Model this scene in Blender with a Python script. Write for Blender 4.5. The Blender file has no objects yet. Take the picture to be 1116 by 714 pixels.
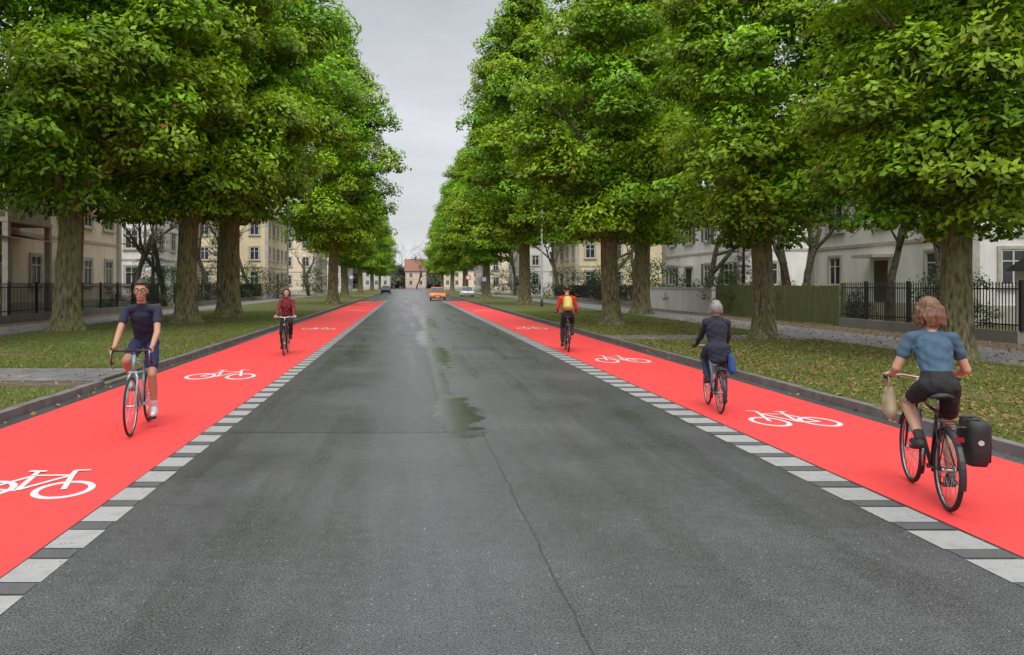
import bpy, math, random
import numpy as np
from mathutils import Vector, Matrix
random.seed(7); rng=np.random.default_rng(7)
scene=bpy.context.scene
V=Vector
# ------------------------------------------------------------------ helpers
class MB:
    def __init__(s): s.v=[];s.f=[];s.m=[]
    def add(s,vs,fs,mi=0):
        o=len(s.v); s.v.extend([tuple(a) for a in vs]); s.f.extend([tuple(i+o for i in f) for f in fs]); s.m.extend([mi]*len(fs))
    def box(s,x0,x1,y0,y1,z0,z1,mi=0):
        vs=[(x0,y0,z0),(x1,y0,z0),(x1,y1,z0),(x0,y1,z0),(x0,y0,z1),(x1,y0,z1),(x1,y1,z1),(x0,y1,z1)]
        s.add(vs,[(0,3,2,1),(4,5,6,7),(0,1,5,4),(1,2,6,5),(2,3,7,6),(3,0,4,7)],mi)
    def obox(s,c,ax,ay,az,mi=0):
        c=V(c);ax=V(ax);ay=V(ay);az=V(az)
        vs=[c+ax*i+ay*j+az*k for k in(-1,1) for i,j in((-1,-1),(1,-1),(1,1),(-1,1))]
        s.add(vs,[(0,3,2,1),(4,5,6,7),(0,1,5,4),(1,2,6,5),(2,3,7,6),(3,0,4,7)],mi)
    def quad(s,x0,x1,y0,y1,z,mi=0): s.add([(x0,y0,z),(x1,y0,z),(x1,y1,z),(x0,y1,z)],[(0,1,2,3)],mi)
    def tube(s,pts,rad,seg=8,mi=0,closed=False,cap=True):
        pts=[V(p) for p in pts]; n=len(pts)
        if not hasattr(rad,'__len__'): rad=[rad]*n
        vs=[];u=None
        for i,p in enumerate(pts):
            if closed: d=pts[(i+1)%n]-pts[i-1]
            else: d=pts[min(i+1,n-1)]-pts[max(i-1,0)]
            if d.length<1e-9: d=V((0,0,1))
            d.normalize()
            if u is None:
                u=d.cross(V((0,0,1)) if abs(d.z)<.9 else V((1,0,0))).normalized()
            else:
                u=(u-d*u.dot(d)); u=u.normalized() if u.length>1e-6 else d.orthogonal().normalized()
            w=d.cross(u)
            for k in range(seg):
                a=2*math.pi*k/seg
                vs.append(p+(u*math.cos(a)+w*math.sin(a))*rad[i])
        fs=[]
        for i in range(n if closed else n-1):
            j=(i+1)%n
            for k in range(seg):
                k2=(k+1)%seg
                fs.append((i*seg+k,i*seg+k2,j*seg+k2,j*seg+k))
        if cap and not closed:
            fs.append(tuple(range(seg-1,-1,-1))); fs.append(tuple((n-1)*seg+k for k in range(seg)))
        s.add(vs,fs,mi)
    def ring(s,c,axis,R,r,seg=40,ts=8,mi=0,a0=0,a1=2*math.pi,ux=None):
        c=V(c);axis=V(axis).normalized(); u=V(ux) if ux else axis.orthogonal().normalized(); w=axis.cross(u)
        full=abs(a1-a0)>=2*math.pi-1e-6
        n=seg if full else seg+1
        pts=[c+(u*math.cos(a0+(a1-a0)*i/seg)+w*math.sin(a0+(a1-a0)*i/seg))*R for i in range(n)]
        s.tube(pts,r,ts,mi,closed=full)
    def ell(s,c,r,rot=None,mi=0,nu=14,nv=9):
        c=V(c);vs=[];fs=[]
        R=rot if rot else Matrix.Identity(3)
        vs.append(c+R@V((0,0,r[2])))
        for j in range(1,nv):
            t=math.pi*j/nv
            for i in range(nu):
                a=2*math.pi*i/nu
                vs.append(c+R@V((r[0]*math.sin(t)*math.cos(a),r[1]*math.sin(t)*math.sin(a),r[2]*math.cos(t))))
        vs.append(c+R@V((0,0,-r[2])))
        L=len(vs)-1
        for i in range(nu): fs.append((0,1+i,1+(i+1)%nu)); fs.append((L,1+(nv-2)*nu+(i+1)%nu,1+(nv-2)*nu+i))
        for j in range(nv-2):
            for i in range(nu):
                a=1+j*nu+i;b=1+j*nu+(i+1)%nu; fs.append((a,a+nu,b+nu,b))
        s.add(vs,fs,mi)
    def cap(s,a,b,ra,rb,k=1.0,seg=14,mi=0):
        a=V(a);b=V(b);d=b-a
        d=d.normalized() if d.length>1e-6 else V((0,0,1))
        u=d.cross(V((0,1,0)));
        if u.length<.05: u=d.cross(V((0,0,1)))
        u.normalize(); w=d.cross(u)
        rings=[]
        for i in range(1,5):
            t=math.pi/2*i/4; rings.append((a-d*ra*math.cos(t),ra*math.sin(t)))
        for i in range(3,-1,-1):
            t=math.pi/2*i/4
            if i==3: rings.append((b,rb))
            if i>0: rings.append((b+d*rb*math.cos(t),rb*math.sin(t)))
        vs=[a-d*ra];fs=[]
        for c,r in rings:
            for q in range(seg):
                an=2*math.pi*q/seg; o=(u*math.cos(an)+w*math.sin(an))*r; o.y*=k
                vs.append(c+o)
        vs.append(b+d*rb); L=len(vs)-1;nr=len(rings)
        for q in range(seg):
            q2=(q+1)%seg
            fs.append((0,1+q2,1+q)); fs.append((L,1+(nr-1)*seg+q,1+(nr-1)*seg+q2))
            for j in range(nr-1): fs.append((1+j*seg+q,1+j*seg+q2,1+(j+1)*seg+q2,1+(j+1)*seg+q))
        s.add(vs,fs,mi)
    def mesh(s,name):
        me=bpy.data.meshes.new(name); me.from_pydata(s.v,[],s.f); return me
    def obj(s,name,mats,parent=None,smooth=False):
        me=s.mesh(name)
        for m in mats: me.materials.append(m)
        me.polygons.foreach_set('material_index',s.m)
        if smooth: me.polygons.foreach_set('use_smooth',[True]*len(s.f))
        me.update()
        return link(name,me,parent)
def link(name,data,parent=None):
    o=bpy.data.objects.new(name,data); scene.collection.objects.link(o)
    if parent: o.parent=parent
    return o
def empty(name,loc=(0,0,0),rz=0,sc=1):
    e=link(name,None); e.location=loc; e.rotation_euler=(0,0,rz); e.scale=(sc,sc,sc); e.empty_display_size=.2; return e

class NT:
    def __init__(s,name):
        s.mat=bpy.data.materials.new(name); s.mat.use_nodes=True; s.t=s.mat.node_tree; s.t.nodes.clear()
        s.out=s.n('ShaderNodeOutputMaterial')
    def n(s,ty,**k):
        x=s.t.nodes.new(ty)
        for a,b in k.items(): setattr(x,a,b)
        return x
    def l(s,a,b): s.t.links.new(a,b)
    def put(s,sock,v):
        if isinstance(v,bpy.types.NodeSocket): s.l(v,sock)
        elif isinstance(v,(tuple,list)) and len(v)==3 and sock.type=='RGBA': sock.default_value=(*v,1)
        else: sock.default_value=v
    def m(s,op,a,b=0,c=None,clamp=False):
        x=s.n('ShaderNodeMath',operation=op,use_clamp=clamp); s.put(x.inputs[0],a); s.put(x.inputs[1],b)
        if c is not None: s.put(x.inputs[2],c)
        return x.outputs[0]
    def mix(s,f,a,b,bt='MIX'):
        x=s.n('ShaderNodeMix',data_type='RGBA',blend_type=bt); s.put(x.inputs[0],f); s.put(x.inputs[6],a); s.put(x.inputs[7],b); return x.outputs[2]
    def noise(s,vec,scale,detail=4,rough=.55):
        x=s.n('ShaderNodeTexNoise'); x.inputs['Scale'].default_value=scale; x.inputs['Detail'].default_value=detail; x.inputs['Roughness'].default_value=rough
        if vec is not None: s.l(vec,x.inputs['Vector'])
        return x.outputs['Fac']
    def rng(s,v,a,b,c=0,d=1,smooth=False):
        x=s.n('ShaderNodeMapRange'); 
        if smooth: x.interpolation_type='SMOOTHSTEP'
        s.put(x.inputs[0],v)
        for i,q in enumerate((a,b,c,d)): s.put(x.inputs[i+1],q)
        return x.outputs[0]
    def scalev(s,v,sc):
        x=s.n('ShaderNodeMapping'); s.l(v,x.inputs[0]); x.inputs['Scale'].default_value=sc; return x.outputs[0]
    def bump(s,h,st,dist=.01):
        x=s.n('ShaderNodeBump'); x.inputs['Strength'].default_value=st; x.inputs['Distance'].default_value=dist; s.l(h,x.inputs['Height']); return x.outputs[0]
    def pr(s,col,rough=.6,metal=0,nrm=None,spec=.5,**kw):
        x=s.n('ShaderNodeBsdfPrincipled'); s.put(x.inputs['Base Color'],col); s.put(x.inputs['Roughness'],rough); s.put(x.inputs['Metallic'],metal); s.put(x.inputs['Specular IOR Level'],spec)
        if nrm is not None: s.l(nrm,x.inputs['Normal'])
        for k,v in kw.items(): s.put(x.inputs[k],v)
        s.l(x.outputs[0],s.out.inputs[0]); return x
    def obj(s): return s.n('ShaderNodeTexCoord').outputs['Object']
    def pos(s): return s.n('ShaderNodeNewGeometry').outputs['Position']
_mc={}
def M(name,col,rough=.6,metal=0,ns=8,var=.25,bs=60,bump=.15,spec=.5,dist=.005,world=False,stretch=None):
    if name in _mc: return _mc[name]
    t=NT(name); v=t.pos() if world else t.obj()
    vv=t.scalev(v,stretch) if stretch else v
    f=t.noise(vv,ns,3)
    g=t.rng(f,.25,.75,1-var,1+var)
    c=t.mix(1.0,(*col,1),g,'MULTIPLY')
    b=t.bump(t.noise(vv,bs,3),bump,dist) if bump else None
    t.pr(c,rough,metal,b,spec); _mc[name]=t.mat; return t.mat

# ------------------------------------------------------------------ world
w=bpy.data.worlds.new("World"); scene.world=w; w.use_nodes=True
nt=w.node_tree; nt.nodes.clear()
SUN_EL=math.radians(55); SUN_ROT=math.radians(188)
sky=nt.nodes.new('ShaderNodeTexSky'); sky.sky_type='NISHITA'; sky.sun_disc=False; sky.sun_elevation=SUN_EL; sky.sun_rotation=SUN_ROT
tc=nt.nodes.new('ShaderNodeTexCoord'); sep=nt.nodes.new('ShaderNodeSeparateXYZ'); nt.links.new(tc.outputs['Generated'],sep.inputs[0])
ramp=nt.nodes.new('ShaderNodeValToRGB'); nt.links.new(sep.outputs[2],ramp.inputs[0])
cr=ramp.color_ramp; cr.elements[0].position=0; cr.elements[0].color=(.086,.087,.089,1); cr.elements[1].position=1; cr.elements[1].color=(.22,.222,.226,1)
e=cr.elements.new(.33); e.color=(.068,.070,.074,1); e=cr.elements.new(.5); e.color=(.12,.123,.128,1)
mp=nt.nodes.new('ShaderNodeMapping'); mp.inputs['Scale'].default_value=(1,1,3.2); nt.links.new(tc.outputs['Generated'],mp.inputs[0])
no=nt.nodes.new('ShaderNodeTexNoise'); no.inputs['Scale'].default_value=2.6; no.inputs['Detail'].default_value=5; nt.links.new(mp.outputs[0],no.inputs[0])
mr=nt.nodes.new('ShaderNodeMapRange'); mr.inputs[1].default_value=.3; mr.inputs[2].default_value=.7; mr.inputs[3].default_value=.82; mr.inputs[4].default_value=1.2; nt.links.new(no.outputs[0],mr.inputs[0])
mu=nt.nodes.new('ShaderNodeMix'); mu.data_type='RGBA'; mu.blend_type='MULTIPLY'; mu.inputs[0].default_value=1; nt.links.new(ramp.outputs[0],mu.inputs[6]); nt.links.new(mr.outputs[0],mu.inputs[7])
sc10=nt.nodes.new('ShaderNodeVectorMath'); sc10.operation='SCALE'; sc10.inputs[3].default_value=96; nt.links.new(mu.outputs[2],sc10.inputs[0])
mx=nt.nodes.new('ShaderNodeMix'); mx.data_type='RGBA'; mx.inputs[0].default_value=.9; nt.links.new(sky.outputs[0],mx.inputs[6]); nt.links.new(sc10.outputs[0],mx.inputs[7])
bg=nt.nodes.new('ShaderNodeBackground'); bg.inputs[1].default_value=.1; nt.links.new(mx.outputs[2],bg.inputs[0])
wo=nt.nodes.new('ShaderNodeOutputWorld'); nt.links.new(bg.outputs[0],wo.inputs[0])
sl=bpy.data.lights.new('sun','SUN'); sl.energy=1.9; sl.angle=math.radians(28); sl.color=(1,.97,.90)
so=link('sun',sl)
sd=V((math.sin(SUN_ROT)*math.cos(SUN_EL),math.cos(SUN_ROT)*math.cos(SUN_EL),math.sin(SUN_EL)))
so.rotation_euler=sd.to_track_quat('Z','Y').to_euler()
scene.view_settings.view_transform='Standard'; scene.view_settings.look='None'; scene.view_settings.exposure=0
# camera
cd=bpy.data.cameras.new('camera'); co=link('camera',cd); scene.camera=co
co.location=(0,0,1.8); co.rotation_euler=(math.radians(90),0,0); cd.sensor_width=36; cd.lens=36*870/1116
cd.shift_x=(558-445)/1116; cd.shift_y=-(357-310)/1116; cd.clip_start=.1; cd.clip_end=6000

# ------------------------------------------------------------------ ground materials
def asphalt():
    t=NT('asphalt'); p=t.pos(); s=t.n('ShaderNodeSeparateXYZ'); t.l(p,s.inputs[0]); X,Y=s.outputs[0],s.outputs[1]
    big=t.noise(p,.55,4); track=t.noise(t.scalev(p,(1.1,.05,1)),1.6,3); fine=t.noise(p,75,2,.85); med=t.noise(p,9,4,.65)
    base=t.rng(t.m('ADD',t.m('MULTIPLY',big,.5),t.m('MULTIPLY',track,.5)),.36,.64,.052,.092)
    base=t.m('MULTIPLY',base,t.rng(fine,.36,.64,.2,1.8)); base=t.m('MULTIPLY',base,t.rng(med,.3,.7,.8,1.2))
    vo=t.n('ShaderNodeTexVoronoi'); vo.inputs['Scale'].default_value=24; t.l(p,vo.inputs['Vector'])
    sp=t.rng(vo.outputs['Distance'],.10,.18,1,0); sel=t.n('ShaderNodeSeparateColor'); t.l(vo.outputs['Color'],sel.inputs[0])
    sp=t.m('MULTIPLY',sp,t.m('GREATER_THAN',sel.outputs[0],.8)); base=t.m('ADD',base,t.m('MULTIPLY',sp,.2))
    far=t.rng(t.m('ADD',Y,t.m('MULTIPLY',med,.15)),9.72,9.8,0,1)
    base=t.m('MULTIPLY',base,t.rng(t.m('MULTIPLY',far,t.m('LESS_THAN',X,.45)),0,1,1,.84))
    nz=t.m('MULTIPLY',t.m('SUBTRACT',t.noise(p,3,3),.5),.06)
    seam=t.m('MULTIPLY',t.rng(t.m('ABSOLUTE',t.m('ADD',t.m('SUBTRACT',X,.9),nz)),.004,.012,1,0),t.m('LESS_THAN',Y,9.7))
    cross=t.m('MULTIPLY',t.rng(t.m('ABSOLUTE',t.m('ADD',t.m('SUBTRACT',Y,9.7),nz)),.015,.06,1,0),t.m('MULTIPLY',t.m('GREATER_THAN',X,-2.2),t.m('LESS_THAN',X,.95)))
    s3=t.m('MULTIPLY',t.rng(t.m('ABSOLUTE',t.m('ADD',t.m('SUBTRACT',X,.45),t.m('MULTIPLY',nz,2.5))),.01,.035,.8,0),t.m('GREATER_THAN',Y,9.7))
    c4=t.m('MULTIPLY',t.rng(t.m('ABSOLUTE',t.m('ADD',t.m('SUBTRACT',Y,14.2),t.m('MULTIPLY',nz,3))),.02,.06,.6,0),t.m('MULTIPLY',t.m('GREATER_THAN',X,-2.2),t.m('LESS_THAN',X,-.6)))
    sm=t.m('MAXIMUM',t.m('MAXIMUM',seam,cross),t.m('MAXIMUM',s3,c4))
    base=t.m('MULTIPLY',base,t.rng(sm,0,1,1,.45))
    wet=None; d=t.m('MULTIPLY',t.m('SUBTRACT',t.noise(p,2.6,4,.65),.5),2.3)
    for (x0,y0,a,b) in [(.68,11.2,.33,1.7),(.62,15,.12,2.2),(.78,20.5,.26,3.2),(.6,27,.33,4.5),(.95,38,.4,7),(.7,55,.5,11)]:
        dx=t.m('DIVIDE',t.m('SUBTRACT',X,x0),a); dy=t.m('DIVIDE',t.m('SUBTRACT',Y,y0),b)
        r=t.m('ADD',t.m('SQRT',t.m('ADD',t.m('MULTIPLY',dx,dx),t.m('MULTIPLY',dy,dy))),d)
        q=t.rng(r,.75,1.15,1,0,True); wet=q if wet is None else t.m('MAXIMUM',wet,q)
    damp=t.rng(track,.5,.62,0,1)
    base=t.m('MULTIPLY',base,t.rng(wet,0,1,1,.5)); base=t.m('MULTIPLY',base,t.rng(damp,0,1,1,.8))
    ro=t.rng(big,.3,.7,.28,.42); ro=t.m('SUBTRACT',ro,t.m('MULTIPLY',damp,.10)); ro=t.m('SUBTRACT',ro,t.m('MULTIPLY',wet,.2),clamp=True); ro=t.m('MAXIMUM',ro,.14)
    cc=t.n('ShaderNodeCombineColor'); t.l(base,cc.inputs[0]); t.l(base,cc.inputs[1]); t.l(t.m('MULTIPLY',base,1.04),cc.inputs[2])
    bp=t.n('ShaderNodeBump'); bp.inputs['Distance'].default_value=.006; t.l(fine,bp.inputs['Height']); t.l(t.rng(wet,0,1,.6,.1),bp.inputs['Strength'])
    t.pr(cc.outputs[0],ro,0,bp.outputs[0],.7); return t.mat
def paint(name,col,wear,rough):
    t=NT(name); p=t.pos(); f=t.noise(p,110,2,.7); m_=t.noise(p,5,4,.65); l_=t.noise(p,.6,3)
    c=t.mix(1,(*col,1),t.rng(m_,.3,.7,1-wear*.35,1+wear*.1),'MULTIPLY'); c=t.mix(1,c,t.rng(l_,.3,.7,.93,1.04),'MULTIPLY')
    wr=t.rng(t.m('ADD',t.m('MULTIPLY',f,.5),t.m('MULTIPLY',m_,.6)),.66-.08*wear,.72,0,wear)
    c=t.mix(wr,c,(.06,.06,.06)); t.pr(c,rough,0,t.bump(f,.35,.004),.35); return t.mat
mAsph=asphalt(); mRed=paint('red_lane_paint',(.76,.052,.050),.2,.7); mWhite=paint('white_road_paint',(.36,.36,.35),.85,.6); mGreyP=paint('grey_road_paint',(.10,.10,.10),.6,.6); mSym=paint('white_symbol_paint',(.62,.60,.60),.25,.6)
def grassmat():
    t=NT('verge_soil_grass'); p=t.pos(); a=t.noise(p,.45,4,.6); b=t.noise(p,25,3,.7); d=t.noise(p,3,4,.6)
    c=t.mix(t.rng(t.m('ADD',t.m('MULTIPLY',a,.5),t.m('MULTIPLY',d,.5)),.42,.6,0,1),(.085,.12,.022),(.13,.105,.045))
    c=t.mix(1,c,t.rng(b,.25,.75,.45,1.5),'MULTIPLY'); t.pr(c,.9,0,t.bump(b,.8,.03),.2); return t.mat
mGrass=grassmat()
def pavmat():
    t=NT('pavement_slabs'); p=t.pos(); br=t.n('ShaderNodeTexBrick'); t.l(p,br.inputs[0]); br.inputs['Scale'].default_value=1.0; br.inputs['Mortar Size'].default_value=.012; br.inputs['Brick Width'].default_value=.5; br.inputs['Row Height'].default_value=.5
    br.inputs['Color1'].default_value=(.15,.145,.15,1); br.inputs['Color2'].default_value=(.20,.19,.19,1); br.inputs['Mortar'].default_value=(.06,.06,.055,1)
    c=t.mix(1,br.outputs[0],t.rng(t.noise(p,2,5,.65),.3,.7,.65,1.25),'MULTIPLY'); t.pr(c,.55,0,None,.4); return t.mat
mPav=pavmat()
mKerb=M('kerb_granite',(.14,.13,.125),.65,ns=3,var=.4,bs=90,bump=.5,world=True)
mLitter=M('damp_soil_litter',(.11,.08,.05),.9,ns=6,var=.6,bs=40,bump=.9,dist=.03,world=True)

# ------------------------------------------------------------------ ground
g=MB(); g.quad(-1500,1500,-300,4000,-.03); g.obj('ground',[mGrass])
g=MB()
g.quad(-5.32,6.36,-20,600,0); g.obj('road',[mAsph])
for nm,x0,x1 in(('cycle_lane',-5.06,-2.5),('cycle_lane',4.05,6.12)):
    g=MB()
    for y in range(-2,17): g.quad(x0,x1,y*5,y*5+5 if y<16 else y*5+4,.004)
    g.obj(nm,[mRed])
g=MB()
y=3.0-.62*6
while y<90:
    for x0,x1 in((-2.49,-2.22),(3.64,4.02)):
        j=random.uniform(-.012,.012)
        g.quad(x0+j*.4,x1+j*.4,y+j,y+.40+j,.004); g.quad(x0+.01,x1-.01,y+.43,y+.60,.004,1)
    y+=.615
g.obj('lane_marking',[mWhite,mGreyP])
# bike symbols
def symbol(cx,cy,wd=1.2,ln=1.3,fl=1):
    g=MB(); z=.008; lw=.052
    def P(u,v): return (cx+fl*u*wd,cy+v*ln)
    def line(a,b,w_=lw):
        ax,ay=P(*a);bx,by=P(*b); dx,dy=bx-ax,by-ay; L=math.hypot(dx,dy); nx,ny=-dy/L*w_/2,dx/L*w_/2
        line.k+=1; zz=z+line.k*.0006
        q=[(ax+nx,ay+ny,zz),(ax-nx,ay-ny,zz),(bx-nx,by-ny,zz),(bx+nx,by+ny,zz)]
        ar=(q[1][0]-q[0][0])*(q[2][1]-q[0][1])-(q[1][1]-q[0][1])*(q[2][0]-q[0][0])
        g.add(q,[(0,1,2,3) if ar>0 else (0,3,2,1)])
    line.k=0
    for u in(-.29,.29):
        n=32;vs=[]
        for i in range(n):
            a=2*math.pi*i/n
            for rr in(.212,.162): vs.append((*P(u+rr*math.cos(a),-.22+rr*1.18*math.sin(a)),z))
        fs=[]
        for i in range(n):
            j=(i+1)%n; f=(2*i,2*j,2*j+1,2*i+1); fs.append(f if fl>0 else f[::-1])
        g.add(vs,fs)
    bb=(-.04,-.24);rh=(-.29,-.22);st=(-.12,.18);hd=(.17,.2);fh=(.29,-.22)
    for a,b in((rh,bb),(bb,st),(st,rh),(st,hd),(bb,hd),(hd,fh)): line(a,b)
    line(hd,(.14,.34)); line((.13,.34),(.25,.36)); line(st,(-.145,.3)); line((-.22,.31),(-.08,.31),.06)
    g.obj('bicycle_symbol',[mSym])
for cx,cy in((-3.36,7.25),(-3.66,16),(-3.6,32.5),(-3.6,55),(-3.6,72)): symbol(cx,cy,1.2 if cy<10 else 1.35,1.25 if cy<10 else 2.0)
for cx,cy in((5.05,10.75),(5.05,19.3),(5.05,33),(5.05,55),(5.05,72)): symbol(cx,cy,1.12 if cy<12 else 1.25,1.45 if cy<12 else 2.2,-1)
# kerbs, verges
for x0,x1 in((-5.46,-5.32),(6.36,6.50)):
    g=MB(); y=-10
    while y<300:
        zt=.12+random.uniform(-.006,.006); j=random.uniform(-.006,.006)
        if (x0<0 and 13.7<y<16.2): zt=.05
        g.box(x0+j,x1+j,y,y+.985,-.02,zt); y+=1
    g.obj('kerb',[mKerb])
g=MB(); g.box(-400,-5.47,-60,2500,-.02,.10); g.obj('grass_verge',[mGrass])
g=MB(); g.box(6.51,400,-60,2500,-.02,.10); g.obj('grass_verge',[mGrass])
g=MB(); g.quad(-16.0,-13.6,-20,400,.104); g.obj('pavement',[mPav])
g=MB(); g.quad(12.7,15.6,-20,400,.104); g.obj('pavement',[mPav])
g=MB(); g.quad(15.6,17.4,-20,120,.104); g.quad(-17.4,-16.0,-20,120,.104);g.obj('soil_strip',[mLitter])
g=MB(); g.quad(-13.6,-5.47,14.0,16.1,.108); g.obj('driveway_path',[mPav])
g=MB(); g.quad(6.51,12.7,24.6,26.6,.108); g.obj('driveway_path',[mPav])
g=MB(); g.quad(-9.5,-5.47,13.2,13.9,.106); g.obj('soil_strip',[mLitter])

# ------------------------------------------------------------------ numpy leaf meshes
def npmesh(name,verts,nper,mat,cols=None):
    N=verts.shape[0]; me=bpy.data.meshes.new(name)
    me.vertices.add(N*nper); me.vertices.foreach_set('co',verts.reshape(-1).astype(np.float32))
    me.loops.add(N*nper); me.loops.foreach_set('vertex_index',np.arange(N*nper,dtype=np.int32))
    me.polygons.add(N); me.polygons.foreach_set('loop_start',np.arange(0,N*nper,nper,dtype=np.int32))
    me.update(calc_edges=True)
    if cols is not None:
        at=me.color_attributes.new('Col','FLOAT_COLOR','POINT')
        c=np.repeat(np.concatenate([cols,np.ones((N,1))],1)[:,None,:],nper,1).reshape(-1).astype(np.float32)
        at.data.foreach_set('color',c)
    me.materials.append(mat); me.validate(); return me
def leafmat(name,tr=.35,rough=.5):
    t=NT(name); a=t.n('ShaderNodeAttribute',attribute_name='Col'); 
    p=t.n('ShaderNodeBsdfPrincipled'); t.l(a.outputs['Color'],p.inputs['Base Color']); p.inputs['Roughness'].default_value=rough; p.inputs['Specular IOR Level'].default_value=.3
    q=t.n('ShaderNodeBsdfTranslucent'); t.l(t.mix(1,a.outputs['Color'],(1.25,1.25,.5,1),'MULTIPLY'),q.inputs[0])
    x=t.n('ShaderNodeMixShader'); x.inputs[0].default_value=tr; t.l(p.outputs[0],x.inputs[1]); t.l(q.outputs[0],x.inputs[2]); t.l(x.outputs[0],t.out.inputs[0]); return t.mat
mLeaf=leafmat('maple_leaves',.3); mBlade=leafmat('grass_blades',.2,.6); mDead=leafmat('dead_leaves',.1,.8)
def leaves(P,Nn,ln,wd,droop=.35):
    n=len(P); r=rng.normal(size=(n,3)); d=r-(r*Nn).sum(1)[:,None]*Nn; d/=np.linalg.norm(d,axis=1)[:,None]+1e-9
    d[:,2]-=droop; d/=np.linalg.norm(d,axis=1)[:,None]; s=np.cross(d,Nn); s/=np.linalg.norm(s,axis=1)[:,None]+1e-9
    L=ln*rng.uniform(.6,1.3,(n,1)); W=wd*rng.uniform(.6,1.3,(n,1))
    return np.stack([P-d*L*.5,P+s*W*.5+d*L*.05,P+d*L*.5,P-s*W*.5+d*L*.05],1)
def unit(n):
    r=rng.normal(size=(n,3)); return r/np.linalg.norm(r,axis=1)[:,None]
prof_t=np.array([0,.06,.18,.4,.62,.8,.92,1]); prof_r=np.array([2.1,3.1,3.6,3.45,2.9,2.05,1.2,.4])
def crown(seed,ncl=105,per=900,z0=3.5,z1=15.2,ln=.19,wd=.095,pt=prof_t,pr_=prof_r,rcr=(.85,1.5),base=(.33,.58,.022),flat=.58,outer=.82):
    global rng; rng=np.random.default_rng(seed)
    Vs=[];C=[];cl=[]
    for i in range(ncl):
        t=((i+.5)/ncl)**1.0; z=z0+(z1-z0)*t; rr=np.interp(t,pt,pr_); a=i*2.399963+rng.uniform(-.5,.5)
        rc=rng.uniform(*rcr)*(1-.3*t); q=rng.uniform(.7,1.12) if i%4 else rng.uniform(.1,.55)
        rad=max(0,rr-rc*.75)*q
        c=np.array([math.cos(a)*rad,math.sin(a)*rad,z+rng.uniform(-.35,.35)]); cl.append((c,rc))
        n=int(per*rng.uniform(.75,1.2)*rc*rc*.9); u=unit(n); u[:,2]=np.where(u[:,2]<-.15,-u[:,2]*.8,u[:,2]); u/=np.linalg.norm(u,axis=1)[:,None]
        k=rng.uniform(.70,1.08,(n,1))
        lump=1+.18*np.sin(u[:,:1]*5+i)+.16*np.sin(u[:,1:2]*6+i*2)+.12*np.sin(u[:,2:]*7+i)+.07*np.sin(u[:,:1]*15+i*3)*np.sin(u[:,1:2]*14+i)
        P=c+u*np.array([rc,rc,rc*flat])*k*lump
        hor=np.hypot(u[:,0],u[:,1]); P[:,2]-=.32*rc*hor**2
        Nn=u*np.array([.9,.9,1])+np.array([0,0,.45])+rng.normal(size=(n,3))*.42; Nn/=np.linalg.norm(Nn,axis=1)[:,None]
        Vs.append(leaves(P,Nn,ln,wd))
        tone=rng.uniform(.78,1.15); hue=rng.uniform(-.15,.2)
        v=tone*rng.uniform(.55,1.25,(n,1))*np.clip(.62+.55*u[:,2:],.35,1.15)*np.clip((k-.70)/.2,.45,1)  # shading painted into leaf colour: brighter clump tops, darker undersides and inner leaves
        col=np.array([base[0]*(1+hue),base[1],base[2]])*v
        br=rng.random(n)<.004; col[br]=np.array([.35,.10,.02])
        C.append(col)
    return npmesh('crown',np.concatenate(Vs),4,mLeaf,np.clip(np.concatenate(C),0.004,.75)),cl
def barkmat(name,a,b,moss):
    t=NT(name); v=t.obj(); st=t.scalev(v,(1,1,.28)); f=t.noise(st,13,5,.7); w_=t.n('ShaderNodeTexVoronoi'); t.l(t.scalev(v,(1,1,.22)),w_.inputs['Vector']); w_.inputs['Scale'].default_value=14
    c=t.mix(t.rng(f,.38,.62),a,b); c=t.mix(t.m('MULTIPLY',t.rng(t.noise(v,1.4,3),.38,.6),.75),c,moss); c=t.mix(1,c,t.rng(w_.outputs['Distance'],0,.5,.35,1.3),'MULTIPLY')
    h=t.m('ADD',f,w_.outputs['Distance']); t.pr(c,.9,0,t.bump(h,1.0,.09),.2); return t.mat
mBark=barkmat('maple_bark',(.09,.075,.045),(.27,.225,.14),(.18,.19,.07)); mBark2=barkmat('dark_bark',(.045,.036,.028),(.11,.085,.065),(.07,.075,.045))
def branch(mb,p,d,r,L,lvl,seg=6,spread=.6,up=.12,minr=.008,kids=(2,3)):
    pts=[p.copy()];rad=[r];n=4 if lvl>0 else 3; 
    for i in range(n):
        d=(d+V((random.gauss(0,.13),random.gauss(0,.13),random.gauss(up,.1)))).normalized(); p=p+d*L/n; pts.append(p.copy()); rad.append(max(minr,r*(1-.5*(i+1)/n)))
    mb.tube(pts,rad,seg,0,cap=False)
    if lvl<=0: return
    for k in range(random.randint(*kids)):
        i=random.randint(2,n); ax=V((random.gauss(0,1),random.gauss(0,1),random.gauss(0,.5))).normalized()
        nd=(d+ax*spread*random.uniform(.7,1.3)).normalized(); branch(mb,pts[i],nd,rad[i]*.72,L*random.uniform(.6,.85),lvl-1,max(4,seg-1),spread,up*.7,minr,kids)
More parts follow.
